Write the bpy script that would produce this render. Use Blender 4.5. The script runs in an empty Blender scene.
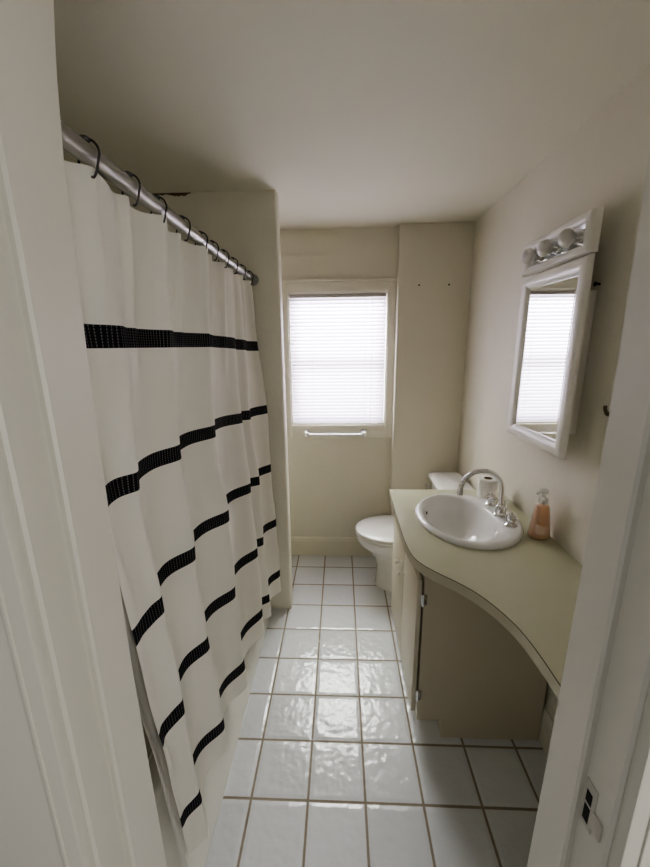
import bpy, bmesh, math, random
from mathutils import Vector, Matrix
random.seed(7)
PI = math.pi
scn = bpy.context.scene
C = scn.collection

# ------------------------------------------------------------------ materials
def new_mat(name):
    m = bpy.data.materials.new(name); m.use_nodes = True
    nt = m.node_tree
    return m, nt, nt.nodes['Principled BSDF']

def paint(name, col, rough=.5, bump=.0, bscale=60, var=.04, vscale=3, metallic=0.0, spec=.5):
    m, nt, b = new_mat(name)
    n, l = nt.nodes, nt.links
    b.inputs['Roughness'].default_value = rough
    b.inputs['Metallic'].default_value = metallic
    b.inputs['Specular IOR Level'].default_value = spec
    tc = n.new('ShaderNodeTexCoord')
    nz = n.new('ShaderNodeTexNoise'); nz.inputs['Scale'].default_value = vscale; nz.inputs['Detail'].default_value = 5
    l.new(tc.outputs['Object'], nz.inputs['Vector'])
    mx = n.new('ShaderNodeMix'); mx.data_type = 'RGBA'
    mx.inputs[6].default_value = (*[c * (1 - var) for c in col], 1)
    mx.inputs[7].default_value = (*[min(1, c * (1 + var)) for c in col], 1)
    l.new(nz.outputs['Fac'], mx.inputs[0]); l.new(mx.outputs[2], b.inputs['Base Color'])
    if bump:
        n2 = n.new('ShaderNodeTexNoise'); n2.inputs['Scale'].default_value = bscale; n2.inputs['Detail'].default_value = 3
        l.new(tc.outputs['Object'], n2.inputs['Vector'])
        bp = n.new('ShaderNodeBump'); bp.inputs['Strength'].default_value = bump; bp.inputs['Distance'].default_value = .01
        l.new(n2.outputs['Fac'], bp.inputs['Height']); l.new(bp.outputs['Normal'], b.inputs['Normal'])
    return m

def math_node(nt, op, a, b=None, c=None):
    nd = nt.nodes.new('ShaderNodeMath'); nd.operation = op
    for i, v in enumerate((a, b, c)):
        if v is None: continue
        if isinstance(v, (int, float)): nd.inputs[i].default_value = v
        else: nt.links.new(v, nd.inputs[i])
    return nd.outputs[0]

WALL = (.70, .668, .56)
M_wall = paint('cream wall paint', WALL, .55, .12, 45, .03)
M_ceil = paint('ceiling paint', (.71, .69, .575), .75, .05, 60, .03)
M_trim = paint('cream trim gloss', (.70, .665, .545), .35, .05, 30, .02)
M_case = paint('window casing gloss paint', (.76, .725, .62), .3, .04, 30, .02)
M_jamb = paint('white gloss door frame paint', (.645, .615, .535), .4, .06, 25, .03)
M_edge = paint('counter edge laminate', (.46, .43, .31), .4, .03, 40, .03)
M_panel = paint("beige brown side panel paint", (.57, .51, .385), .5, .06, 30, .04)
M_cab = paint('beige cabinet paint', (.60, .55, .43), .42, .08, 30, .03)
M_counter = paint('olive cream laminate', (.505, .505, .355), .33, .02, 200, .03, 20)
M_porc = paint('white porcelain', (.80, .79, .76), .08, 0, 1, .01)
M_plastic = paint('white plastic', (.76, .745, .70), .25, 0, 1, .01)
M_chrome = paint('chrome', (.72, .72, .72), .06, 0, 1, .02, metallic=1)
M_steel = paint('dull steel', (.36, .35, .32), .4, .05, 80, .06, metallic=1)
M_dark = paint('black bronze', (.018, .015, .014), .4, 0, 1, .05)
M_black = paint('dark hole', (.004, .004, .004), .8, 0, 1, .0)
M_brass = paint('aged brass', (.10, .075, .045), .4, 0, 1, .1, metallic=.8)
M_white = paint('white painted wood', (.80, .775, .71), .3, .03, 40, .02)
M_paper = paint('tissue paper', (.83, .81, .77), .9, .3, 90, .02)
M_card = paint('cardboard core', (.22, .16, .11), .9, .1, 90, .05)
M_mirror = paint('mirror silver', (.86, .87, .86), .015, 0, 1, .005, metallic=1)
M_bulb = paint('frosted bulb glass', (.66, .64, .60), .28, 0, 1, .01)
M_tub = paint('tub enamel', (.70, .685, .62), .2, .03, 12, .02)
M_seam = paint('dark laminate seam', (.07, .06, .04), .6, 0, 1, .05)
M_stain = paint('brown peeling paint', (.13, .085, .04), .9, .6, 60, .4, 40)
M_hall = paint('hall wall paint', (.62, .60, .56), .6, .1, 40, .03)
M_galv = paint('painted metal plate', (.50, .47, .41), .4, .1, 50, .06)

def tile_mat():
    m, nt, b = new_mat('glazed floor tile'); n, l = nt.nodes, nt.links
    tc = n.new('ShaderNodeTexCoord'); sp = n.new('ShaderNodeSeparateXYZ'); l.new(tc.outputs['Object'], sp.inputs[0])
    S = .205
    def edge(o, off):
        q = math_node(nt, 'DIVIDE', math_node(nt, 'SUBTRACT', o, off), S)
        f = math_node(nt, 'FRACT', q)
        return math_node(nt, 'MULTIPLY', math_node(nt, 'SUBTRACT', .5, math_node(nt, 'ABSOLUTE', math_node(nt, 'SUBTRACT', f, .5))), S), math_node(nt, 'FLOOR', q)
    ex, ix = edge(sp.outputs[0], -.5275 - S * 20)
    ey, iy = edge(sp.outputs[1], 2.414 - S * 30)
    d = math_node(nt, 'MINIMUM', ex, ey)
    wob = n.new('ShaderNodeTexNoise'); wob.inputs['Scale'].default_value = 60
    l.new(tc.outputs['Object'], wob.inputs['Vector'])
    d2 = math_node(nt, 'ADD', d, math_node(nt, 'MULTIPLY', math_node(nt, 'SUBTRACT', wob.outputs['Fac'], .5), .002))
    mr = n.new('ShaderNodeMapRange'); mr.interpolation_type = 'SMOOTHSTEP'
    mr.inputs[1].default_value = .0032; mr.inputs[2].default_value = .0058
    l.new(d2, mr.inputs[0]); tile = mr.outputs[0]
    wn = n.new('ShaderNodeTexWhiteNoise'); wn.noise_dimensions = '2D'
    cv = n.new('ShaderNodeCombineXYZ'); l.new(ix, cv.inputs[0]); l.new(iy, cv.inputs[1]); l.new(cv.outputs[0], wn.inputs['Vector'])
    tcol = n.new('ShaderNodeMix'); tcol.data_type = 'RGBA'
    tcol.inputs[6].default_value = (.62, .63, .635, 1); tcol.inputs[7].default_value = (.68, .69, .695, 1)
    l.new(wn.outputs['Value'], tcol.inputs[0])
    gn = n.new('ShaderNodeTexNoise'); gn.inputs['Scale'].default_value = 9; l.new(tc.outputs['Object'], gn.inputs['Vector'])
    gcol = n.new('ShaderNodeMix'); gcol.data_type = 'RGBA'
    gcol.inputs[6].default_value = (.20, .165, .12, 1); gcol.inputs[7].default_value = (.33, .285, .22, 1)
    l.new(gn.outputs['Fac'], gcol.inputs[0])
    mx = n.new('ShaderNodeMix'); mx.data_type = 'RGBA'
    l.new(tile, mx.inputs[0]); l.new(gcol.outputs[2], mx.inputs[6]); l.new(tcol.outputs[2], mx.inputs[7])
    l.new(mx.outputs[2], b.inputs['Base Color'])
    r = n.new('ShaderNodeMapRange'); r.inputs[3].default_value = .85; r.inputs[4].default_value = .17
    l.new(tile, r.inputs[0]); l.new(r.outputs[0], b.inputs['Roughness'])
    nz = n.new('ShaderNodeTexNoise'); nz.inputs['Scale'].default_value = 25; nz.inputs['Detail'].default_value = 1.5
    l.new(tc.outputs['Object'], nz.inputs['Vector'])
    bulge = n.new('ShaderNodeMapRange'); bulge.interpolation_type = 'SMOOTHSTEP'; bulge.inputs[1].default_value = .0; bulge.inputs[2].default_value = .02
    l.new(d, bulge.inputs[0])
    h = math_node(nt, 'ADD', math_node(nt, 'MULTIPLY', nz.outputs['Fac'], .55), math_node(nt, 'MULTIPLY', bulge.outputs[0], .35))
    bp = n.new('ShaderNodeBump'); bp.inputs['Strength'].default_value = .5; bp.inputs['Distance'].default_value = .012
    l.new(h, bp.inputs['Height']); l.new(bp.outputs['Normal'], b.inputs['Normal'])
    return m
M_tile = tile_mat()

STRIPES = [1.60, 1.2725, .945, .6175, .29]
def curtain_mat():
    m, nt, b = new_mat('white cotton with black woven bands'); n, l = nt.nodes, nt.links
    uv = n.new('ShaderNodeUVMap'); sp = n.new('ShaderNodeSeparateXYZ'); l.new(uv.outputs[0], sp.inputs[0])
    u, v = sp.outputs[0], sp.outputs[1]
    # distance to the nearest band centre (bands every .3275 m)
    q = math_node(nt, 'DIVIDE', math_node(nt, 'SUBTRACT', v, .29 - .3275 * 5.5), .3275)
    dist = math_node(nt, 'MULTIPLY', math_node(nt, 'ABSOLUTE', math_node(nt, 'SUBTRACT', math_node(nt, 'FRACT', q), .5)), .3275)
    inb = math_node(nt, 'LESS_THAN', dist, .0225)
    lim = math_node(nt, 'LESS_THAN', v, 1.75)
    inb = math_node(nt, 'MULTIPLY', inb, lim)
    # woven columns of little white stitches
    cu = math_node(nt, 'FRACT', math_node(nt, 'DIVIDE', u, .0088))
    cvv = math_node(nt, 'FRACT', math_node(nt, 'DIVIDE', v, .0062))
    st = math_node(nt, 'MULTIPLY', math_node(nt, 'LESS_THAN', cu, .20), math_node(nt, 'LESS_THAN', cvv, .62))
    st = math_node(nt, 'MULTIPLY', st, .30)
    band = n.new('ShaderNodeMix'); band.data_type = 'RGBA'
    band.inputs[6].default_value = (.012, .012, .016, 1); band.inputs[7].default_value = (.62, .6, .56, 1)
    l.new(st, band.inputs[0])
    col = n.new('ShaderNodeMix'); col.data_type = 'RGBA'
    col.inputs[6].default_value = (.87, .84, .765, 1)
    l.new(inb, col.inputs[0]); l.new(band.outputs[2], col.inputs[7])
    l.new(col.outputs[2], b.inputs['Base Color']); b.inputs['Roughness'].default_value = .9
    b.inputs['Specular IOR Level'].default_value = .15
    hb = math_node(nt, 'MULTIPLY', inb, math_node(nt, 'SINE', math_node(nt, 'MULTIPLY', cu, PI)))
    wv = n.new('ShaderNodeTexNoise'); wv.inputs['Scale'].default_value = 300
    tc = n.new('ShaderNodeTexCoord'); l.new(tc.outputs['Object'], wv.inputs['Vector'])
    bp = n.new('ShaderNodeBump'); bp.inputs['Strength'].default_value = .5; bp.inputs['Distance'].default_value = .003
    l.new(math_node(nt, 'ADD', hb, math_node(nt, 'MULTIPLY', wv.outputs['Fac'], .15)), bp.inputs['Height'])
    l.new(bp.outputs['Normal'], b.inputs['Normal'])
    tr = n.new('ShaderNodeBsdfTranslucent'); l.new(col.outputs[2], tr.inputs['Color'])
    ms = n.new('ShaderNodeMixShader'); ms.inputs[0].default_value = .28
    l.new(b.outputs[0], ms.inputs[1]); l.new(tr.outputs[0], ms.inputs[2])
    l.new(ms.outputs[0], n['Material Output'].inputs['Surface'])
    return m
M_curtain = curtain_mat()

def sheer_mat(name, col, tfac, trans):
    m, nt, b = new_mat(name); n, l = nt.nodes, nt.links
    b.inputs['Base Color'].default_value = (*col, 1); b.inputs['Roughness'].default_value = .35
    tl = n.new('ShaderNodeBsdfTranslucent'); tl.inputs[0].default_value = (*col, 1)
    ms = n.new('ShaderNodeMixShader'); ms.inputs[0].default_value = trans
    l.new(b.outputs[0], ms.inputs[1]); l.new(tl.outputs[0], ms.inputs[2])
    out = ms.outputs[0]
    if tfac:
        tp = n.new('ShaderNodeBsdfTransparent')
        nz = n.new('ShaderNodeTexNoise'); nz.inputs['Scale'].default_value = 8
        m2 = n.new('ShaderNodeMixShader'); m2.inputs[0].default_value = tfac
        l.new(math_node(nt, 'ADD', tfac - .05, math_node(nt, 'MULTIPLY', nz.outputs['Fac'], .1)), m2.inputs[0])
        l.new(out, m2.inputs[1]); l.new(tp.outputs[0], m2.inputs[2]); out = m2.outputs[0]
    l.new(out, n['Material Output'].inputs['Surface'])
    return m
M_liner = sheer_mat('frosted liner vinyl', (.78, .77, .73), .35, .4)
M_slat = sheer_mat('white blind slat', (.765, .715, .835), 0, .19)
M_cord = paint('white cord', (.62, .60, .62), .7, 0, 1, .02)

def glass_mat(name, col, gl=.06, rough=.02):
    m, nt, b = new_mat(name); n, l = nt.nodes, nt.links
    tp = n.new('ShaderNodeBsdfTransparent'); tp.inputs[0].default_value = (*col, 1)
    g = n.new('ShaderNodeBsdfGlossy'); g.inputs['Roughness'].default_value = rough
    lw = n.new('ShaderNodeLayerWeight'); lw.inputs[0].default_value = .3
    f = math_node(nt, 'ADD', math_node(nt, 'MULTIPLY', lw.outputs['Facing'], .35), gl)
    ms = n.new('ShaderNodeMixShader'); l.new(f, ms.inputs[0]); l.new(tp.outputs[0], ms.inputs[1]); l.new(g.outputs[0], ms.inputs[2])
    l.new(ms.outputs[0], n['Material Output'].inputs['Surface'])
    return m
M_glass = glass_mat('window glass', (.95, .97, .97))
M_clear = glass_mat('clear bottle plastic', (.96, .95, .93), .05, .12)
def liquid_mat():
    m, nt, b = new_mat('peach soap'); n, l = nt.nodes, nt.links
    tc = n.new('ShaderNodeTexCoord'); nz = n.new('ShaderNodeTexNoise'); nz.inputs['Scale'].default_value = 14
    l.new(tc.outputs['Object'], nz.inputs['Vector'])
    mx = n.new('ShaderNodeMix'); mx.data_type = 'RGBA'
    mx.inputs[6].default_value = (.84, .60, .42, 1); mx.inputs[7].default_value = (.88, .68, .51, 1)
    l.new(nz.outputs['Fac'], mx.inputs[0]); l.new(mx.outputs[2], b.inputs['Base Color'])
    b.inputs['Roughness'].default_value = .25
    tl = n.new('ShaderNodeBsdfTranslucent'); l.new(mx.outputs[2], tl.inputs[0])
    ms = n.new('ShaderNodeMixShader'); ms.inputs[0].default_value = .45
    l.new(b.outputs[0], ms.inputs[1]); l.new(tl.outputs[0], ms.inputs[2])
    l.new(ms.outputs[0], n['Material Output'].inputs['Surface'])
    return m
M_soap = liquid_mat()
M_label = paint('pale bottle label', (.80, .62, .47), .5, 0, 1, .05, 30)

# ------------------------------------------------------------------ mesh helpers
def finish(name, bm, mat, parent=None, angle=38, smooth=True):
    bmesh.ops.recalc_face_normals(bm, faces=bm.faces)
    if smooth:
        for f in bm.faces: f.smooth = True
        for e in bm.edges:
            if len(e.link_faces) == 2 and e.calc_face_angle(0) > math.radians(angle): e.smooth = False
    me = bpy.data.meshes.new(name); bm.to_mesh(me); bm.free()
    o = bpy.data.objects.new(name, me); C.objects.link(o)
    for mm in (mat if isinstance(mat, (list, tuple)) else [mat]): me.materials.append(mm)
    if parent is not None:
        bpy_parent(o, parent)
    return o

def bpy_parent(o, parent):
    # meshes are modelled in world coordinates; root empties carry no rotation
    o.parent = parent
    off = Vector((0, 0, 0)); p = parent
    while p is not None:
        off += p.location; p = p.parent
    o.location = -off

def box(bm, x0, x1, y0, y1, z0, z1, bev=0, seg=2):
    vs = [bm.verts.new((x, y, z)) for x in (x0, x1) for y in (y0, y1) for z in (z0, z1)]
    fs = [(0, 1, 3, 2), (4, 6, 7, 5), (0, 4, 5, 1), (2, 3, 7, 6), (0, 2, 6, 4), (1, 5, 7, 3)]
    faces = [bm.faces.new([vs[i] for i in f]) for f in fs]
    if bev:
        es = list({e for f in faces for e in f.edges})
        bmesh.ops.bevel(bm, geom=es, offset=bev, segments=seg, profile=.5, affect='EDGES')
    return bm

def mk_box(name, mat, parent, *a, bev=0, seg=2):
    bm = bmesh.new(); box(bm, *a, bev=bev, seg=seg)
    return finish(name, bm, mat, parent)

def rings(bm, rs, cap0=True, cap1=True, closed=True):
    """rs: list of lists of coordinates of equal length; skins them"""
    V = [[bm.verts.new(p) for p in r] for r in rs]
    n = len(V[0])
    for a, b in zip(V[:-1], V[1:]):
        for i in range(n if closed else n - 1):
            j = (i + 1) % n
            try: bm.faces.new((a[i], a[j], b[j], b[i]))
            except ValueError: pass
    if cap0: bm.faces.new(V[0][::-1])
    if cap1: bm.faces.new(V[-1])
    return V

def circ(c, r, axis=2, n=24, rx=None, ry=None):
    out = []
    for i in range(n):
        t = 2 * PI * i / n; a, b = (rx or r) * math.cos(t), (ry or r) * math.sin(t)
        p = [0, 0, 0]; p[(axis + 1) % 3] = a; p[(axis + 2) % 3] = b
        out.append((c[0] + p[0], c[1] + p[1], c[2] + p[2]))
    return out

def lathe(bm, c, prof, axis=2, n=28, cap0=True, cap1=True, sx=1, sy=1):
    rs = []
    for r, h in prof:
        cc = list(c); cc[axis] += h
        rs.append(circ(cc, r, axis, n, r * sx, r * sy))
    return rings(bm, rs, cap0, cap1)

def tube(bm, pts, rad, n=12, caps=True):
    pts = [Vector(p) for p in pts]
    rs = []; prev = None
    for i, p in enumerate(pts):
        t = (pts[min(i + 1, len(pts) - 1)] - pts[max(i - 1, 0)]).normalized()
        if prev is None:
            up = Vector((0, 0, 1)) if abs(t.z) < .9 else Vector((1, 0, 0))
            u = t.cross(up).normalized()
        else:
            u = (prev - t * prev.dot(t)).normalized()
        prev = u; w = t.cross(u)
        r = rad[i] if isinstance(rad, (list, tuple)) else rad
        rs.append([p + r * (math.cos(a) * u + math.sin(a) * w) for a in [2 * PI * k / n for k in range(n)]])
    rings(bm, rs, caps, caps)
    return bm

def prism(bm, poly, z0, z1, top=True, bottom=True):
    a = [bm.verts.new((x, y, z0)) for x, y in poly]; b = [bm.verts.new((x, y, z1)) for x, y in poly]
    n = len(poly)
    for i in range(n): bm.faces.new((a[i], a[(i + 1) % n], b[(i + 1) % n], b[i]))
    if bottom: bm.faces.new(a[::-1])
    if top: bm.faces.new(b)

def catmull(p, per=8):
    out = []
    for i in range(len(p) - 1):
        p0, p1, p2, p3 = p[max(i - 1, 0)], p[i], p[i + 1], p[min(i + 2, len(p) - 1)]
        for k in range(per):
            t = k / per
            out.append(tuple(.5 * (2 * b + (c - a) * t + (2 * a - 5 * b + 4 * c - d) * t * t + (3 * b - a - 3 * c + d) * t ** 3) for a, b, c, d in zip(p0, p1, p2, p3)))
    out.append(tuple(p[-1]))
    return out

def tag(o, label, cat, group=None):
    o['label'] = label; o['category'] = cat
    if group: o['group'] = group
    return o
def thing(name, loc, label, cat, group=None):
    o = bpy.data.objects.new(name, None); C.objects.link(o); o.location = loc
    o.empty_display_size = .05
    return tag(o, label, cat, group)
def structure(o): o['kind'] = 'structure'; return o
def sroot(name, loc):
    o = bpy.data.objects.new(name, None); C.objects.link(o); o.location = loc; o.empty_display_size = .05
    return structure(o)

# ------------------------------------------------------------------ dimensions
XR = .825; XL = -1.15; YB = 2.583; YBUMP = 2.51; XBUMP = .368; YF = .57; ZC = 2.307
WX = -.304; WY0 = 1.965; WY1 = 2.055           # wing wall at the foot of the tub
JX = .40                                       # half width of the doorway

# ------------------------------------------------------------------ the setting
structure(mk_box('floor', M_tile, None, -1.6, 1.6, -1.6, YB + .12, -.08, 0))
structure(mk_box('ceiling', M_ceil, None, XL - .1, XR + .1, .42, YB + .12, ZC, ZC + .1))
structure(mk_box('wall_right', M_wall, None, XR, XR + .1, .42, YB + .12, 0, ZC))
structure(mk_box('wall_left', M_wall, None, XL - .1, XL, .42, YB + .12, 0, ZC))

# back wall with the window opening
OX0, OX1, OZ0, OZ1 = -.35, .322, 1.035, 1.93
bm = bmesh.new()
for a in ((XL, OX0, 0, ZC), (OX1, XR, 0, ZC), (OX0, OX1, 0, OZ0), (OX0, OX1, OZ1, ZC)):
    box(bm, a[0], a[1], YB, YB + .12, a[2], a[3])
bmesh.ops.remove_doubles(bm, verts=bm.verts, dist=1e-5)
structure(finish('wall_back', bm, M_wall))
structure(mk_box('wall_corner', M_wall, None, XBUMP, XR, YBUMP, YB, 0, ZC, bev=.006))

# wing wall at the foot of the tub, thin panel seams drawn as shallow grooves
bm = bmesh.new(); box(bm, XL, WX, WY0, WY1, 0, ZC)
es = [e for e in bm.edges if all(abs(v.co.x - WX) < 1e-5 for v in e.verts) and abs(e.verts[0].co.z - e.verts[1].co.z) > 1]
bmesh.ops.bevel(bm, geom=es, offset=.012, segments=3, profile=.5, affect='EDGES')
structure(finish('wall_partition', bm, M_wall))
bm = bmesh.new()
for x in (-.425, -.52, -.70): box(bm, x - .0012, x + .0012, WY0 - .0012, WY0 + .004, .38, ZC)
structure(finish('trim_1', bm, M_trim))
# peeling paint along the top of the wing wall
bm = bmesh.new(); pts = []
for i in range(26):
    x = -1.0 + .285 * i / 25; pts.append((x, .006 + .006 * random.random() + (.006 if 17 < i < 24 else 0)))
up = [bm.verts.new((x, WY0 - .0015, ZC - .0005)) for x, h in pts]; lo = [bm.verts.new((x, WY0 - .0035, ZC - h)) for x, h in pts]
for i in range(25): bm.faces.new((up[i], up[i + 1], lo[i + 1], lo[i]))
structure(finish('trim_2', bm, M_stain))

# front wall (the wall with the doorway)
bm = bmesh.new()
box(bm, XL - .1, -JX - .03, .43, YF, 0, ZC); box(bm, JX + .03, XR + .1, .43, YF, 0, ZC); box(bm, -JX - .03, JX + .03, .43, YF, 2.09, ZC)
structure(finish('wall_front', bm, M_wall))

# baseboards
def baseboard(name, axis, fixed, a, b, sgn, h=.15, t=.014):
    bm = bmesh.new()
    prof = [(0, 0), (t, 0), (t, h * .80), (t * .75, h * .83), (t * .85, h * .86), (t * .6, h * .95), (t * .25, h), (0, h)]
    rs = []
    for s in (a, b):
        rs.append([((s, fixed + sgn * p, z) if axis == 'x' else (fixed + sgn * p, s, z)) for p, z in prof])
    rings(bm, rs)
    return structure(finish(name, bm, M_trim, angle=20))
baseboard('baseboard_back', 'x', YB, XL, XBUMP, -1)
baseboard('baseboard_corner', 'x', YBUMP, XBUMP, XR - .014, -1)
baseboard('baseboard_right', 'y', XR, YF, YBUMP, -1, h=.155)

# window
win = sroot('window_1', ((OX0 + OX1) / 2, YB, OZ0))
bm = bmesh.new()
cy0, cy1 = YB - .016, YB
box(bm, -.377, OX0 + .004, cy0, cy1, .943, 2.0, bev=.003)
box(bm, OX1 - .004, XBUMP - .001, cy0, cy1, .943, 2.0, bev=.003)
box(bm, OX0 + .004, OX1 - .004, cy0, cy1, OZ1 - .004, 2.0, bev=.003)
box(bm, OX0 + .004, OX1 - .004, cy0, cy1, .943, OZ0, bev=.003)
box(bm, -.38, XBUMP - .001, cy0 - .010, cy1, 1.988, 2.004, bev=.003)
finish('casing', bm, M_case, win)
bm = bmesh.new()
for a in ((OX0, OX0 + .012, OZ0, OZ1), (OX1 - .012, OX1, OZ0, OZ1), (OX0, OX1, OZ0, OZ0 + .012), (OX0, OX1, OZ1 - .012, OZ1)):
    box(bm, a[0], a[1], YB - .004, YB + .11, a[2], a[3])
finish('reveal', bm, M_white, win)
sy0, sy1 = YB + .065, YB + .095
bm = bmesh.new()
for a in ((OX0 + .012, OX0 + .05, OZ0 + .012, OZ1 - .012), (OX1 - .05, OX1 - .012, OZ0 + .012, OZ1 - .012),
          (OX0 + .05, OX1 - .05, OZ0 + .012, OZ0 + .065), (OX0 + .05, OX1 - .05, OZ1 - .055, OZ1 - .012), (OX0 + .05, OX1 - .05, 1.455, 1.495)):
    box(bm, a[0], a[1], sy0, sy1, a[2], a[3], bev=.004)
finish('sash', bm, M_white, win)
for z0, z1 in ((OZ0 + .065, 1.455), (1.495, OZ1 - .055)):
    mk_box('pane', M_glass, win, OX0 + .05, OX1 - .05, YB + .078, YB + .082, z0, z1)

# door frame: jamb boards, stops, hall casing, strike plate
door = sroot('door_1', (0, .5, 0))
RB = JX + .012
for s in (-1, 1):
    def sb(x0, x1): return (min(s * x0, s * x1), max(s * x0, s * x1))
    prof = [(0, .590), (.41, .585), (.8, .578), (1.07, .575), (1.5, .584), (1.8, .598), (1.88, .605), (1.97, .616), (2.06, .632)] if s < 0 else [(0, .588), (.48, .579), (.87, .570), (1.4, .562), (1.65, .565), (1.85, .571), (2.06, .58)]
    for nm_, xa, xb, ya, dy in (('door_stop', JX, RB, .487, 0), ('jamb', RB, RB + .022, .425, .0005)):
        bm = bmesh.new()
        rings(bm, [[(s * (xa + .004), ya, z), (s * xa, ya + .004, z), (s * xa, y - .004 + dy, z), (s * (xa + .004), y + dy, z), (s * xb, y + dy, z), (s * xb, ya, z)] for y, z in [(q[1], q[0]) for q in catmull(prof, 4)]])
        finish(nm_, bm, M_jamb, door, angle=25)
    bm = bmesh.new(); x0, x1 = sb(RB + .006, RB + (.105 if s > 0 else .30))
    box(bm, x0, x1, .405, .43, 0, 2.19, bev=.004)
    xa, xb = sb(RB + .03, RB + .036); box(bm, xa, xb, .402, .41, 0, 2.12, bev=.001)
    finish('casing', bm, M_jamb, door)
    x0, x1 = sb(JX + .006, JX + .09)
    mk_box('bathroom_casing', M_jamb, door, *sb(RB + .012, RB + .095), YF, YF + .012, 0, 2.17, bev=.003)
bm = bmesh.new(); box(bm, -RB, RB, .425, .582, 2.072, 2.095); box(bm, -RB, RB, .487, .5815, 2.06, 2.072); box(bm, -.5, .5, .405, .43, 2.10, 2.19); finish('head_jamb', bm, M_jamb, door)
bm = bmesh.new()
box(bm, RB - .002, RB + .001,   .4575, .4835, .792, .882, bev=.0012)
box(bm, RB - .004, RB + .004, .438, .460, .808, .842, bev=.002)
sp = finish('strike_plate', bm, M_galv, door); sp['label'] = 'painted metal strike plate with two dark latch holes'
for z0, z1 in ((.840, .864), (.802, .834)):
    mk_box('latch_hole', M_black, sp, RB - .0027, RB - .0015, .465, .478, z0, z1, bev=.0004, seg=1)

# hall walls behind the viewer's side so the doorway belongs to a place
structure(mk_box('wall_hall', M_hall, None, -1.6, 1.6, -1.7, -1.6, 0, 2.4))

# ------------------------------------------------------------------ window blind
bl = thing('window_blind', ((OX0 + OX1) / 2, YB + .02, 1.045), 'white closed mini blind with narrow slats hanging in the window', 'blind')
bx0, bx1 = -.338, .305; by = YB + .018
mk_box('headrail', paint('blind headrail', (.42, .39, .36), .4), bl, bx0, bx1, by - .013, by + .013, 1.896, 1.917, bev=.002)
bm = bmesh.new()
NS = 36; ztop, zbot = 1.888, 1.062
for i in range(NS):
    zc = ztop + (zbot - ztop) * i / (NS - 1); tl = math.radians(62 if i > 3 else 50)
    w = .0165; rows = []
    for k in range(5):
        s = -1 + k / 2
        off = .0022 * (1 - s * s)
        # room edge low, outer edge high
        yy = by + s * w * math.cos(tl) - off * math.sin(tl); zz = zc + s * w * math.sin(tl) + off * math.cos(tl)
        rows.append((yy, zz))
    dz = [random.uniform(-.0006, .0006) for _ in range(2)]
    rings(bm, [[(bx0, y, z + dz[0]) for y, z in rows], [((bx0 + bx1) / 2, y, z) for y, z in rows], [(bx1, y, z + dz[1]) for y, z in rows]], False, False, closed=False)
finish('slats', bm, M_slat, bl)
mk_box('bottom_rail', M_slat, bl, bx0, bx1, by - .012, by + .012, 1.040, 1.052, bev=.003)
for x in (-.19, .172):
    for dy in (-.0145, .0145):
        bm = bmesh.new(); tube(bm, [(x, by + dy, 1.045), (x, by + dy, 1.90)], .0008, 6); finish('ladder_cord', bm, M_cord, bl)
bm = bmesh.new(); tube(bm, catmull([(.215, by - .016, 1.90), (.214, by - .019, 1.5), (.212, by - .019, 1.1), (.208, by - .022, 1.0)], 6), .0014, 6)
finish('lift_cord', bm, M_cord, bl)
bm = bmesh.new(); lathe(bm, (.208, by - .022, .975), [(.004, 0), (.0035, .012), (.0015, .026)], n=10); finish('cord_tassel', bm, M_plastic, bl)
mk_box('end_bracket', M_chrome, bl, bx1 - .012, bx1 + .002, by - .015, by + .013, 1.043, 1.055, bev=.001)

# ------------------------------------------------------------------ towel bar under the window
tb = thing('towel_bar', (-.036, YB - .016, .975), 'short chrome towel bar fixed to the window casing below the blind', 'towel bar')
yb = YB - .016
bm = bmesh.new(); tube(bm, [(-.235, yb - .030, .972), (.165, yb - .030, .972)], .0075, 14); finish('bar', bm, M_chrome, tb)
for x in (-.236, .166):
    bm = bmesh.new(); box(bm, x - .021, x + .021, yb - .007, yb, .955, 1.003, bev=.004)
    box(bm, x - .015, x + .015, yb - .043, yb - .005, .958, .994, bev=.006, seg=3); finish('post', bm, M_chrome, tb)

# screws left in the bare wall right of the window
for x, w in ((.499, 'left'), (.686, 'right')):
    bm = bmesh.new(); lathe(bm, (x, YBUMP, 1.950), [(.0055, 0.0), (.0055, -.004), (.003, -.007)], axis=1, n=12)
    o = finish('wall_screw', bm, M_dark)
    tag(o, 'tiny dark screw in bare wall right of the window, %s of the pair' % w, 'screw', 'pair of screws in the bare wall')

# ------------------------------------------------------------------ bathtub
AP = -.425
tub = thing('bathtub', (-.8, 1.25, 0), 'cream built-in bathtub behind the striped shower curtain', 'bathtub')
ty0, ty1 = YF + .002, WY0 - .002
bm = bmesh.new()
prof = [(AP, 0), (AP, .02), (AP - .05, .09), (AP - .084, .17), (AP - .088, .335), (AP - .092, .35), (AP - .105, .357), (AP - .155, .357), (AP - .165, .35), (AP - .19, .26), (AP - .19, 0)]
rings(bm, [[(x, y, z) for x, z in prof] for y in (ty0, ty1)])
finish('apron', bm, M_tub, tub, angle=50)
def rrect(x0, x1, y0, y1, r, z, n=6):
    out = []
    for cx, cy, a0 in ((x1 - r, y1 - r, 0), (x0 + r, y1 - r, PI / 2), (x0 + r, y0 + r, PI), (x1 - r, y0 + r, 1.5 * PI)):
        for i in range(n + 1):
            a = a0 + PI / 2 * i / n; out.append((cx + r * math.cos(a), cy + r * math.sin(a), z))
    return out
bx_0, bx_1 = XL + .002, AP - .156
bm = bmesh.new()
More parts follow.
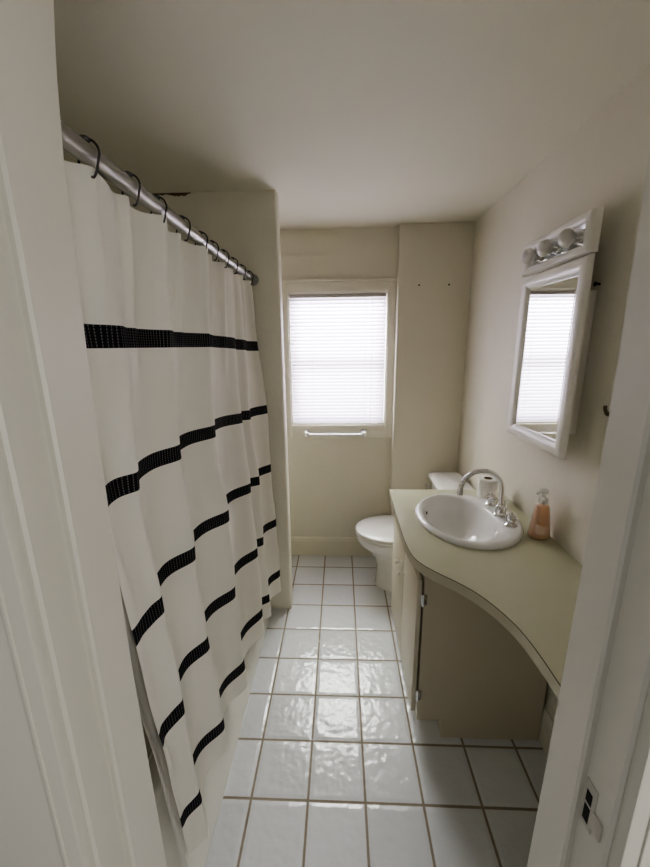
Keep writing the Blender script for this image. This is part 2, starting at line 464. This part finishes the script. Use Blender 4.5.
rings(bm, [rrect(bx_0, bx_1, ty0, ty1, .004, .20), rrect(bx_0, bx_1, ty0, ty1, .004, .35), rrect(bx_0 + .005, bx_1 - .005, ty0 + .005, ty1 - .005, .01, .357),
           rrect(bx_0 + .05, bx_1 - .01, ty0 + .06, ty1 - .06, .09, .357), rrect(bx_0 + .06, bx_1 - .02, ty0 + .075, ty1 - .075, .10, .345),
           rrect(bx_0 + .10, bx_1 - .05, ty0 + .13, ty1 - .20, .12, .12), rrect(bx_0 + .15, bx_1 - .10, ty0 + .18, ty1 - .28, .10, .085)], False, True)
finish('basin', bm, M_tub, tub, angle=50)

# ------------------------------------------------------------------ shower rod, hooks, curtain, liner
RX, RZ, RR = -.433, 1.908, .0165
rod = thing('curtain_rod', (RX, 1.25, RZ), 'dull metal shower curtain rod spanning from doorway wall to wing wall', 'curtain rod')
bm = bmesh.new(); tube(bm, [(RX, YF + .002, RZ), (RX, WY0 - .002, RZ)], RR, 20); finish('tube', bm, M_steel, rod)
for y, s in ((YF, 1), (WY0, -1)):
    bm = bmesh.new(); lathe(bm, (RX, y, RZ), [(.027, s * .001), (.027, s * .006), (.021, s * .013), (.0195, s * .03), (.017, s * .031)], axis=1); finish('flange', bm, M_steel, rod)

HY = [.712, .845, .965, 1.108, 1.245, 1.352, 1.473, 1.598, 1.728, 1.868]
ordn = ['nearest the doorway', 'second from the doorway', 'third from the doorway', 'fourth from the doorway', 'fifth from the doorway',
        'fifth from the wing wall', 'fourth from the wing wall', 'third from the wing wall', 'second from the wing wall', 'nearest the wing wall']
def hook_proto():
    e = thing('curtain_hook', (RX, 0, RZ), '', 'curtain hook', 'black wire curtain hooks on the shower rod')
    R = RR + .0026; pts = []
    # from the tail on the tub side, over the rod, down the room side to the curtain
    pts += [(-.014, .010, -.036), (-.023, .006, -.024)]
    for k in range(9):
        a = math.radians(200 - 200 * k / 8); pts.append((R * 1.08 * math.cos(a), .004 - .004 * k / 8, R * math.sin(a) * 1.15 + .002))
    pts += [(.0182, -.002, -.010), (.0165, -.004, -.021), (.013, -.005, -.031), (.008, -.004, -.036), (.002, 0, -.034)]
    bm = bmesh.new(); tube(bm, catmull([(RX + x, y, RZ + z) for x, y, z in pts], 4), .0021, 8)
    finish('wire', bm, M_dark, e)
    bm = bmesh.new(); lathe(bm, (RX - .004, -.001, RZ + R + .001), [(.003, -.004), (.0075, -.001), (.0085, .003), (.006, .0065), (.002, .008)], n=12, sy=1.0, sx=1.5); finish('ball', bm, M_dark, e)
    return e
hp = hook_proto()
for i, (y, w) in enumerate(zip(HY, ordn)):
    if i == 0: h = hp
    else:
        h = hp.copy(); C.objects.link(h)
        for ch in hp.children:
            c = ch.copy(); C.objects.link(c); c.parent = h
    h.location = (RX, y, RZ); h['label'] = 'black wire hook on the shower rod, ' + w

# crest positions of the folds at the top and at the hem
CR_T = [.46, .62, .745, .985, 1.25, 1.56, 1.68, 1.90]
CR_B = [.70, .765, .81, 1.02, 1.27, 1.585, 1.69, 1.915]
AMP  = [.7, .7, 1.0, 1.0, 1.0, 1.0, .6, 1.0]
# how far the crests stand out into the room, by depth (rows) and height (columns)
GY = [.60, .82, 1.04, 1.285, 1.58, 1.90]
GZ = [1.9, 1.6, 1.295, .97, .64, .29, .1]
GX = [[-.425, -.433, -.445, -.413, -.410, -.410, -.41],
      [-.425, -.437, -.452, -.440, -.422, -.415, -.41],
      [-.425, -.440, -.460, -.443, -.436, -.411, -.405],
      [-.425, -.437, -.442, -.420, -.414, -.405, -.40],
      [-.425, -.430, -.432, -.407, -.398, -.388, -.385],
      [-.430, -.410, -.387, -.377, -.368, -.352, -.348]]
def lerp(a, b, t): return a + (b - a) * t
def sm(t): t = max(0, min(1, t)); return t * t * (3 - 2 * t)
def seg(L, v):
    up = L[-1] > L[0]; n = len(L)
    for i in range(n - 1):
        if (v <= L[i + 1]) == up or i == n - 2: 
            t = (v - L[i]) / (L[i + 1] - L[i]); return i, max(0, min(1, t))
def crest_x(y, z):
    i, t = seg(GY, y); j, k = seg(GZ, z); t = sm(t); k = lerp(k, sm(k), .6)
    return lerp(lerp(GX[i][j], GX[i][j + 1], k), lerp(GX[i + 1][j], GX[i + 1][j + 1], k), t)
ZT, ZB = 1.8862, .172
def depth_of_fold(d): return .024 + .031 * sm(d * 1.5)
def fold_xy(u, z):
    """u in [0, n-1]: fold coordinate (crests at whole numbers)"""
    d = (ZT - z) / (ZT - ZB)                       # 0 top .. 1 hem
    i = min(int(u), len(CR_T) - 2); f = u - i
    k = max(0, d) ** 1.5
    y0 = lerp(CR_T[i], CR_B[i], k); y1 = lerp(CR_T[i + 1], CR_B[i + 1], k)
    y = lerp(y0, y1, f - .03 * math.sin(2 * PI * f) * sm(d * 3))
    w = (.5 + .5 * math.cos(2 * PI * (f ** .93))) ** 1.35
    am = lerp(AMP[i], AMP[i + 1], f)
    if u < 2: am *= 1 - .9 * sm(d * 1.5)
    x = crest_x(y, z) - depth_of_fold(d) * am * (1 - w) - .030 * sm(2 - u) * sm(d * 1.3)
    t = 1 - sm(d / .30)                             # pinched pleats under the hooks
    if t > 0:
        p = sum(math.exp(-((y - hy) / .018) ** 2) for hy in HY)
        x += t * (.019 * min(p, 1) - .009)
    x += .0035 * math.sin(9 * z + 3.1 * u) * sm(d * 2) + .0015 * math.sin(23 * z + 7 * u)
    return x, y
def top_z(y):
    best = min(abs(y - hy) for hy in HY)            # scalloped top between the hooks
    return ZT - .006 * sm(best / .055) + .004
def band_v(y, z):
    """height on the unwrinkled cloth: the bands rise a little toward the doorway"""
    far = sm((y - 1.3) / .6)
    src = [1.9, lerp(1.605, 1.585, far), lerp(1.295, 1.265, far), lerp(.97, .94, far), lerp(.64, .615, far), .29, .1]
    dst = [1.9, 1.60, 1.2725, .945, .6175, .29, .1]
    i, t = seg(src, z); return lerp(dst[i], dst[i + 1], t)
def sheet(name, pf, u0, u1, zb, mat, nu, nz):
    bm = bmesh.new(); uvl = bm.loops.layers.uv.new('UVMap')
    grid = []; arc = []; L = 0; prev = None
    for a in range(nu + 1):
        u = lerp(u0, u1, a / nu); p = pf(u, .8)
        if prev: L += math.hypot(p[0] - prev[0], p[1] - prev[1])
        prev = p; arc.append(L); col = []
        for b in range(nz + 1):
            t = b / nz; x, y = pf(u, lerp(ZT, zb, t)); z = lerp(top_z(y), zb + .006 * math.sin(u * 2.3) - .06 * (1 - sm((y - .76) / .26)), t)
            col.append(bm.verts.new((x, y, z)))
        grid.append(col)
    for a in range(nu):
        for b in range(nz):
            q = [(a, b), (a + 1, b), (a + 1, b + 1), (a, b + 1)]
            f = bm.faces.new([grid[i][j] for i, j in q]); f.smooth = True
            for lp, (i, j) in zip(f.loops, q):
                c = grid[i][j].co; lp[uvl].uv = (arc[i], band_v(c.y, c.z))
    me = bpy.data.meshes.new(name); bm.to_mesh(me); bm.free(); me.materials.append(mat)
    o = bpy.data.objects.new(name, me); C.objects.link(o); return o
cur = sheet('shower_curtain', fold_xy, .85, len(CR_T) - 1, ZB, M_curtain, 330, 90)
tag(cur, 'white fabric shower curtain with black woven horizontal stripes hanging along the tub', 'shower curtain')
def apron_x(z):
    P = [(0, -.425), (.02, -.425), (.09, -.475), (.17, -.509), (.36, -.513)]
    if z > .36: return -9
    for (z0, x0), (z1, x1) in zip(P, P[1:]):
        if z <= z1: return lerp(x0, x1, max(0, z - z0) / (z1 - z0))
    return -9
U0 = .85
def curtain_at(y, z):
    lo, hi = U0, len(CR_T) - 1.0
    if y <= fold_xy(lo, z)[1]: return fold_xy(lo, z)
    for _ in range(24):
        m = (lo + hi) / 2
        if fold_xy(m, z)[1] < y: lo = m
        else: hi = m
    return fold_xy(lo, z)
def liner_xy(u, z):
    d = (ZT - z) / (ZT - ZB); y = .612 + .05 * sm((d - .6) * 2) * (1 - u) + .45 * u
    cx, cy = curtain_at(y, z)
    x = min(cx for cx in (curtain_at(y - .02, z)[0], cx, curtain_at(y + .02, z)[0])) - .010
    if y < cy - .004:
        outer = -.420 + .02 * d + .006 * math.sin(40 * y + 6 * z)
        x = lerp(x, max(x, outer), sm((cy - .004 - y) / .07) * sm((d - .4) / .3))
    return max(x, apron_x(z) + .005), y
lin = sheet('shower_curtain_liner', liner_xy, 0, 1, .185, M_liner, 60, 60)
tag(lin, 'translucent vinyl liner hanging behind the near edge of the striped curtain', 'shower liner')

# ------------------------------------------------------------------ toilet
TY = 2.245
toi = thing('toilet', (.45, TY, 0), 'white two-piece toilet with closed lid between vanity and back wall', 'toilet')
def egg(cx, af, ab, b, z, n=44, p=2.0, pb=2.6):
    out = []
    for i in range(n):
        t = 2 * PI * i / n; c, s = math.cos(t), math.sin(t)
        pw = p if c < 0 else pb
        x = cx + (af if c < 0 else ab) * math.copysign(abs(c) ** (2 / pw), c)
        out.append((x, TY + b * math.copysign(abs(s) ** (2 / (p if c < 0 else pb)), s), z))
    return out
bm = bmesh.new()
rings(bm, [egg(.40, .165, .22, .112, 0), egg(.40, .16, .22, .108, .02), egg(.40, .155, .22, .098, .08), egg(.395, .150, .225, .100, .15), egg(.385, .165, .23, .118, .22), egg(.37, .205, .235, .150, .28),
           egg(.345, .225, .235, .176, .315), egg(.335, .228, .235, .184, .347), egg(.335, .226, .233, .184, .366), egg(.335, .20, .21, .16, .373)])
box(bm, .46, .72, TY - .10, TY + .10, .0, .360, bev=.03, seg=4)
finish('bowl', bm, M_porc, toi, angle=60)
bm = bmesh.new()
rings(bm, [egg(.330, .220, .195, .180, .371), egg(.330, .228, .20, .186, .377), egg(.330, .228, .20, .186, .385), egg(.330, .222, .195, .181, .391)])
finish('seat', bm, M_plastic, toi, angle=60)
bm = bmesh.new()
rings(bm, [egg(.330, .222, .195, .181, .393), egg(.330, .230, .20, .188, .398), egg(.330, .229, .20, .187, .406), egg(.330, .220, .19, .178, .412), egg(.330, .12, .10, .10, .415)])
finish('lid', bm, M_plastic, toi, angle=60)
for dy in (-.075, .075):
    bm = bmesh.new(); lathe(bm, (.535, TY + dy, .387), [(.012, -.022), (.012, .022)], axis=1, n=14); finish('hinge', bm, M_plastic, toi)
def tank_ring(x0, x1, hw, r, z):
    x0 += .03; x1 = min(x1 + .012, XR - .016)
    return rrect(x0, x1, TY - hw, TY + hw, r, z, 6)
bm = bmesh.new()
rings(bm, [tank_ring(.615, .785, .165, .03, .362), tank_ring(.605, .79, .178, .03, .41), tank_ring(.594, .792, .187, .035, .59), tank_ring(.592, .794, .190, .035, .692)])
finish('tank', bm, M_porc, toi, angle=60)
bm = bmesh.new()
rings(bm, [tank_ring(.582, .798, .200, .035, .693), tank_ring(.572, .802, .208, .04, .699), tank_ring(.570, .803, .210, .04, .716), tank_ring(.577, .80, .205, .04, .728), tank_ring(.60, .785, .185, .035, .734)])
finish('tank_lid', bm, M_porc, toi, angle=60)
bm = bmesh.new(); lathe(bm, (.590, TY + .13, .66), [(.012, 0), (.012, -.012)], axis=0, n=14); tube(bm, [(.578, TY + .13, .66), (.574, TY + .10, .655), (.574, TY + .06, .648)], .005, 8); finish('flush_lever', bm, M_chrome, toi)

# ------------------------------------------------------------------ vanity cabinet
CX0, CX1, CY0, CY1, CZ0, CZ1 = .312, .8085, 1.216, 1.826, .088, .800
van = thing('vanity_cabinet', (.56, 1.52, 0), 'beige two-door vanity cabinet with open knee space under the olive counter', 'vanity cabinet')
bm = bmesh.new()
# near side panel with its toe notch
pan = [(CX0, CZ0), (.415, CZ0), (.415, 0), (CX1, 0), (CX1, CZ1), (CX0, CZ1)]
rings(bm, [[(x, CY0, z) for x, z in pan], [(x, CY0 + .018, z) for x, z in pan]])
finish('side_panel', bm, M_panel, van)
bm = bmesh.new(); rings(bm, [[(x, CY1 - .018, z) for x, z in pan], [(x, CY1, z) for x, z in pan]]); finish('side_panel', bm, M_cab, van)
bm = bmesh.new()
y0, y1 = CY0 + .018, CY1 - .018
box(bm, CX0, CX0 + .018, y0, y1, .735, CZ1); box(bm, CX0, CX0 + .018, y0, y1, CZ0, .135)
box(bm, CX0, CX0 + .018, y0, y0 + .03, .135, .735); box(bm, CX0, CX0 + .018, y1 - .03, y1, .135, .735); box(bm, CX0, CX0 + .018, 1.48, 1.515, .135, .735)
finish('face_frame', bm, M_cab, van)
mk_box('bottom_panel', M_cab, van, CX0 + .018, CX1, y0, y1, CZ0, CZ0 + .016)
mk_box('toe_kick', M_cab, van, .415, .430, y0, y1, 0, CZ0)
KZ = .593
for (a, b, ky) in ((CY0 + .001, 1.494, 1.470), (1.500, CY1 - .002, 1.560)):
    d = mk_box('door', M_cab, van, .286, .304, a, b, .132, .735, bev=.002)
    bm = bmesh.new(); lathe(bm, (.286, ky, KZ), [(.0095, 0), (.0095, -.003), (.0045, -.006), (.004, -.016), (.0095, -.022), (.011, -.027), (.0085, -.031), (.003, -.032)], axis=0, n=18)
    k = finish('knob', bm, M_white, d); k['label'] = 'small pale metal knob'
    ys = CY0 if a < 1.3 else CY1; sgn = -1 if a < 1.3 else 1
    for hz in (.655, .215):
        bm = bmesh.new()
        yy0, yy1 = sorted((ys + sgn * .0045, ys + sgn * .0005))
        box(bm, .300, .323, yy0, yy1, hz - .022, hz + .022, bev=.001)
        tube(bm, [(.3085, ys + sgn * .006, hz - .026), (.3085, ys + sgn * .006, hz + .026)], .005, 10)
        h = finish('hinge', bm, M_chrome, d); h['label'] = 'chrome hinge'

# ------------------------------------------------------------------ countertop
CT = .845; CTH = .038
edge = [(.258, 1.835), (.2535, 1.65), (.2505, 1.45), (.250, 1.31), (.2585, 1.215), (.279, 1.160), (.319, 1.108), (.379, 1.048), (.422, .992), (.455, .925), (.477, .853), (.486, .77), (.488, .68), (.488, .588)]
front = catmull(edge, 7)
outline = front + [(XR - .001, .588), (XR - .001, 1.835)]
SC = (.545, 1.498); SA, SB = .211, .253          # sink centre and half axes
hole = [(SC[0] + (SA - .012) * math.cos(2 * PI * i / 64), SC[1] + (SB - .012) * math.sin(2 * PI * i / 64)) for i in range(64)]
top = thing('countertop', (.55, 1.2, CT), 'olive-cream laminate countertop with a curved front sweeping toward the doorway', 'countertop')
bm = bmesh.new()
def loop(pts, z):
    v = [bm.verts.new((x, y, z)) for x, y in pts]; e = [bm.edges.new((v[i], v[(i + 1) % len(v)])) for i in range(len(v))]; return v, e
vs = {}
for z in (CT, CT - .018):
    v1, e1 = loop(outline, z); v2, e2 = loop(hole, z); vs[z] = (v1, v2)
    bmesh.ops.triangle_fill(bm, use_beauty=True, edges=e1 + e2)
for k in (0, 1):
    a, b = vs[CT][k], vs[CT - .018][k]
    for i in range(len(a)): bm.faces.new((a[i], a[(i + 1) % len(a)], b[(i + 1) % len(a)], b[i]))
finish('slab', bm, M_counter, top, angle=30)
def offset(pts, d):
    out = []
    for i, p in enumerate(pts):
        a, b = Vector(pts[max(i - 1, 0)]), Vector(pts[min(i + 1, len(pts) - 1)]); t = (b - a).normalized()
        out.append((p[0] + d * t.y, p[1] - d * t.x))
    return out
def band(name, d0, d1, z0, z1, mat):
    bm = bmesh.new(); A, B = offset(front, d0), offset(front, d1)
    rs = [[(a[0], a[1], z0), (b[0], b[1], z0), (b[0], b[1], z1), (a[0], a[1], z1)] for a, b in zip(A, B)]
    rings(bm, rs); return finish(name, bm, mat, top, angle=30)
# the front tangent runs toward -y, so a positive offset is toward the room
b = band('edge_band', -.016, .0012, CT - CTH, CT - .0022, M_edge); b['label'] = 'beige front edge band'
s_ = band('edge_seam', .0, .0016, CT - .0022, CT - .0004, M_seam); s_['label'] = 'dark seam line'

# ------------------------------------------------------------------ sink
snk = thing('sink', (SC[0], SC[1], CT), 'white oval drop-in porcelain sink in the olive counter', 'sink')
def ell(cx, cy, a, b, z, n=64): return [(cx + a * math.cos(2 * PI * i / n), cy + b * math.sin(2 * PI * i / n), z) for i in range(n)]
bx, byy = SC[0] - .032, SC[1] + .004
bm = bmesh.new()
rings(bm, [ell(*SC, SA - .020, SB - .020, CT - .02), ell(*SC, SA - .016, SB - .016, CT + .0005), ell(*SC, SA, SB, CT + .0005), ell(*SC, SA + .002, SB + .002, CT + .008), ell(*SC, SA - .002, SB - .002, CT + .015), ell(*SC, SA - .010, SB - .010, CT + .019),
           ell(SC[0] - .004, SC[1], SA - .022, SB - .022, CT + .0195), ell(bx - .002, byy, .152, .220, CT + .017), ell(bx, byy, .146, .213, CT + .012), ell(bx, byy, .141, .207, CT), ell(bx, byy, .134, .196, CT - .04), ell(bx, byy, .118, .172, CT - .085), ell(bx, byy, .086, .125, CT - .118),
           ell(bx, byy, .05, .07, CT - .131), ell(bx, byy, .022, .022, CT - .136)], False, True)
finish('basin', bm, M_porc, snk, angle=60)
bm = bmesh.new(); lathe(bm, (bx, byy, CT - .1362), [(.024, 0), (.024, .003), (.018, .0035), (.016, .001)], n=24); finish('drain', bm, M_chrome, snk)
# overflow opening high on the far-left wall of the bowl
bm = bmesh.new(); an = math.radians(143)
ov = Vector((bx + .1355 * math.cos(an), byy + .1985 * math.sin(an), CT - .032))
nrm = Vector((-math.cos(an) / .1355, -math.sin(an) / .1985, 0)).normalized()
tube(bm, [ov - nrm * .004, ov + nrm * .0030, ov + nrm * .0034], [.0078, .0078, .006], 16)
finish('overflow_hole', bm, M_black, snk)

# ------------------------------------------------------------------ faucet
FZ = CT + .019
fau = thing('faucet', (.690, 1.505, FZ), 'chrome gooseneck faucet with two short handles on the sink deck', 'faucet')
FX, FY = .686, 1.500
bm = bmesh.new(); lathe(bm, (FX, FY, FZ), [(.024, .0006), (.026, .001), (.026, .006), (.021, .010), (.0205, .034), (.018, .042), (.0135, .046), (.0135, .054)], n=28); finish('base', bm, M_chrome, fau)
R = .087; zc = FZ + .114
pts = [(FX, FY, FZ + .045), (FX, FY, zc - .04), (FX, FY, zc)]
for k in range(1, 17): a = PI * k / 16; pts.append((FX - R + R * math.cos(a), FY, zc + R * math.sin(a)))
pts += [(FX - 2 * R, FY, zc - .008), (FX - 2 * R, FY, zc - .020)]
bm = bmesh.new(); tube(bm, pts, [.0105] * (len(pts) - 2) + [.0112, .0112], 18); finish('spout', bm, M_chrome, fau)
bm = bmesh.new(); lathe(bm, (FX - 2 * R, FY, zc - .021), [(.0085, .004), (.0095, .001), (.0125, 0), (.0125, .016), (.011, .018)], n=18); finish('aerator', bm, M_chrome, fau)
bm = bmesh.new(); tube(bm, [(FX + .026, FY, FZ + .002), (FX + .026, FY, FZ + .060)], .003, 8); lathe(bm, (FX + .026, FY, FZ + .058), [(.003, 0), (.006, .004), (.006, .010), (.003, .014)], n=12); finish('lift_rod', bm, M_chrome, fau)
for dy in (-.098, .108):
    hx = FX + .004; hyy = FY + dy
    bm = bmesh.new(); lathe(bm, (hx, hyy, FZ), [(.022, .0006), (.0255, .001), (.0255, .005), (.019, .009), (.0145, .016), (.0165, .020), (.0185, .024), (.0185, .044), (.016, .049), (.0065, .053), (.0055, .056), (.0055, .060), (.003, .062)], n=24)
    for k in range(4):
        a = PI / 4 + PI / 2 * k
        tube(bm, [(hx + .010 * math.cos(a), hyy + .010 * math.sin(a), FZ + .035), (hx + .024 * math.cos(a), hyy + .024 * math.sin(a), FZ + .035)], [.0075, .0055], 10)
    finish('handle', bm, M_chrome, fau)

# ------------------------------------------------------------------ toilet paper roll on the counter
tp = thing('toilet_paper_roll', (.722, 1.735, CT), 'white toilet paper roll standing on the counter behind the faucet', 'toilet paper')
bm = bmesh.new(); lathe(bm, (.722, 1.735, CT), [(.0205, .001), (.043, .001), (.0455, .004), (.0455, .098), (.043, .101), (.0205, .101), (.0205, .001)], n=40, cap0=False, cap1=False); finish('paper', bm, M_paper, tp)
bm = bmesh.new(); lathe(bm, (.722, 1.735, CT), [(.0198, .001), (.0203, .1012), (.0190, .1012), (.0185, .001)], n=30, cap0=False, cap1=False); lathe(bm, (.722, 1.735, CT), [(.0185, .03), (.0185, .031)], n=30); finish('cardboard_core', bm, M_card, tp)

# ------------------------------------------------------------------ soap bottle
SX, SY = .776, 1.348; SH = 1.09
so = thing('soap_bottle', (SX, SY, CT), 'clear pump bottle of peach hand soap by the wall on the counter', 'soap bottle')
def oval(bmm, prof, sx=.78, sy=1.04, n=30, **k): lathe(bmm, (SX, SY, CT), [(r_, h_ * SH) for r_, h_ in prof], n=n, sx=sy, sy=sx, **k)
bm = bmesh.new(); oval(bm, [(.036, .001), (.0395, .004), (.0395, .010), (.0355, .045), (.0305, .085), (.0265, .110), (.0225, .124), (.0155, .130), (.0150, .140)], cap1=False); finish('bottle', bm, M_clear, so)
bm = bmesh.new(); oval(bm, [(.034, .004), (.0375, .007), (.0372, .012), (.0335, .046), (.0285, .086), (.0255, .108), (.0215, .1225), (.001, .123)]); q = finish('liquid_soap', bm, M_soap, so); q['label'] = 'peach liquid soap'
bm = bmesh.new()
rs = []
for h, r in ((.026, .0383), (.046, .0362), (.058, .0348)):
    rs.append([(SX + .79 * (r + .0005) * math.cos(a), SY + 1.05 * (r + .0005) * math.sin(a), CT + h * SH) for a in [math.radians(150 + 150 * k / 16) for k in range(17)]])
rings(bm, rs, False, False, closed=False); finish('label', bm, M_label, so)
bm = bmesh.new(); lathe(bm, (SX, SY, CT + .0125), [(.0175, .131), (.0175, .148), (.014, .152), (.0075, .154), (.0065, .170), (.0085, .172), (.0155, .173), (.0155, .183), (.012, .186)], n=20)
tube(bm, [(SX, SY, CT + .1925), (SX - .025, SY - .014, CT + .1935), (SX - .036, SY - .020, CT + .1885)], [.006, .005, .0045], 10)
M_pump = sheer_mat('translucent pump plastic', (.84, .84, .80), .5, .3)
finish('pump', bm, M_pump, so)

# ------------------------------------------------------------------ mirror cabinet
mc = thing('mirror_cabinet', (XR, 1.42, 1.2), 'white framed mirror cabinet hung on the right wall under the light bar', 'mirror cabinet')
FXF = .735
mk_box('cabinet_box', M_white, mc, .7575, XR - .001, 1.290, 1.565, 1.272, 1.748, bev=.002)
my0, my1, mz0, mz1 = 1.220, 1.638, 1.200, 1.842
def frame(name, parent, y0, y1, z0, z1, wy, wz, prof, mat):
    """mitred frame in the yz plane; prof: (t across the width 0..1, x)"""
    bm = bmesh.new(); rs = []
    for t, x in prof:
        a, b = t * wy, t * wz
        rs.append([(x, y0 + a, z0 + b), (x, y1 - a, z0 + b), (x, y1 - a, z1 - b), (x, y0 + a, z1 - b)])
    V = [[bm.verts.new(p) for p in r] for r in rs]
    for a, b in zip(V, V[1:] + V[:1]):
        for i in range(4): bm.faces.new((a[i], a[(i + 1) % 4], b[(i + 1) % 4], b[i]))
    return finish(name, bm, mat, parent, angle=30)
pr = [(0, .757), (0, .748), (.06, .742), (.16, .738), (.35, .7365), (.6, .738), (.8, .743), (.9, .747), (1, .752), (1, .757)]
frame('frame', mc, my0, my1, mz0, mz1, .056, .050, pr, M_white)
MT = math.radians(-1.3)
bm = bmesh.new()
yc = (my0 + my1) / 2; hw = (my1 - my0) / 2 - .050
rs = []
for dx in (0, .002):
    rs.append([(.7545 + dx + (y) * math.tan(MT), yc + y, z) for y, z in ((-hw, mz0 + .046), (hw, mz0 + .046), (hw, mz1 - .046), (-hw, mz1 - .046))])
rings(bm, rs); finish('mirror_glass', bm, M_mirror, mc, smooth=False)

# ------------------------------------------------------------------ vanity light bar
vl = thing('vanity_light', (XR, 1.42, 1.91), 'white framed bathroom light bar with three round bulbs above the mirror', 'light fixture')
mk_box('housing', M_white, vl, .772, XR - .001, 1.370, 1.600, 1.860, 1.952, bev=.003)
ly0, ly1, lz0, lz1 = 1.228, 1.648, 1.848, 1.968
frame('frame', vl, ly0, ly1, lz0, lz1, .042, .030, [(0, .768), (0, .748), (.06, .742), (.2, .7375), (.4, .7365), (.65, .739), (.85, .743), (1, .750), (1, .768)], M_white)
mk_box('back_plate', M_mirror, vl, .7645, .7715, ly0 + .037, ly1 - .037, lz0 + .026, lz1 - .026)
for y in (1.555, 1.440, 1.310):
    bm = bmesh.new(); lathe(bm, (.764, y, 1.908), [(.022, 0), (.022, -.006), (.017, -.010), (.016, -.026), (.014, -.028)], axis=0, n=24); sk = finish('socket', bm, M_chrome, vl)
    bm = bmesh.new(); lathe(bm, (.738, y, 1.908), [(.012, .002), (.015, -.003), (.023, -.010), (.0275, -.018), (.0275, -.024), (.024, -.033), (.016, -.0385), (.004, -.041)], axis=0, n=28); finish('bulb', bm, M_bulb, vl, angle=80)

# ------------------------------------------------------------------ robe hook and a dark gap stand-in on the right wall
rh = thing('robe_hook', (XR, 1.16, 1.38), 'small dark curved robe hook on the right wall beside the door frame', 'hook')
hx = XR
bm = bmesh.new(); lathe(bm, (hx, 1.126, 1.378), [(.011, .001), (.011, -.003), (.006, -.006)], axis=0, n=16); finish('plate', bm, M_brass, rh)
bm = bmesh.new(); tube(bm, catmull([(hx - .004, 1.126, 1.378), (hx - .014, 1.127, 1.373), (hx - .022, 1.129, 1.375), (hx - .028, 1.131, 1.387), (hx - .029, 1.132, 1.399)], 5), [.0062] * 12 + [.005] * 9, 10); finish('prong', bm, M_brass, rh)
bm = bmesh.new(); lathe(bm, (XR, 1.285, 1.765), [(.004, 0), (.004, -.012), (.0075, -.013), (.0075, -.016)], axis=0, n=12)  # dark stub added for the shade in the gap behind the mirror frame
o = finish('gap_shade', bm, M_dark); tag(o, 'small dark spot standing in for the shaded gap beside the mirror frame', 'gap shade')

# ------------------------------------------------------------------ lights
def area(name, loc, rot, sx, sy, power, col):
    l = bpy.data.lights.new(name, 'AREA'); l.shape = 'RECTANGLE'; l.size = sx; l.size_y = sy; l.energy = power; l.color = col
    o = bpy.data.objects.new(name, l); o.location = loc; o.rotation_euler = rot; C.objects.link(o); return o
area('daylight_outside_window', (-.015, 3.05, 1.75), (-PI / 2 + .12, 0, 0), 1.1, 1.3, 125, (1.0, .985, .92))
area('hall_daylight', (1.15, -.75, 1.25), (math.radians(88), 0, math.radians(38)), .9, 1.3, 4.8, (1.0, .975, .925))
w = bpy.data.worlds.new('overcast'); scn.world = w; w.use_nodes = True
bg = w.node_tree.nodes['Background']; bg.inputs[0].default_value = (.93, .96, 1.0, 1); bg.inputs[1].default_value = .13

# ------------------------------------------------------------------ camera
f_px, p, y, r = 369.35, .2330, -.0424, .0114
cp, sp_, cy, sy, cr, sr = math.cos(p), math.sin(p), math.cos(y), math.sin(y), math.cos(r), math.sin(r)
F = Vector((sy * cp, cy * cp, -sp_)); ri = Vector((cy, -sy, 0)); dn = F.cross(ri)
r2 = cr * ri + sr * dn; d2 = -sr * ri + cr * dn
cam = bpy.data.cameras.new('camera'); co = bpy.data.objects.new('camera', cam); C.objects.link(co)
M = Matrix((r2, -d2, -F)).transposed().to_4x4(); M.translation = Vector((0, 0, 1.5835)); co.matrix_world = M
cam.sensor_fit = 'HORIZONTAL'; cam.sensor_width = 36; cam.lens = 36 * f_px / 650; cam.clip_start = .02
scn.camera = co
scn.cycles.use_denoising = True
scn.cycles.max_bounces = 10; scn.cycles.diffuse_bounces = 6; scn.cycles.glossy_bounces = 4; scn.cycles.transmission_bounces = 6; scn.cycles.transparent_max_bounces = 10
scn.cycles.sample_clamp_indirect = 6
scn.view_settings.view_transform = 'AgX'; scn.view_settings.look = 'AgX - Medium High Contrast'; scn.view_settings.exposure = 1.45
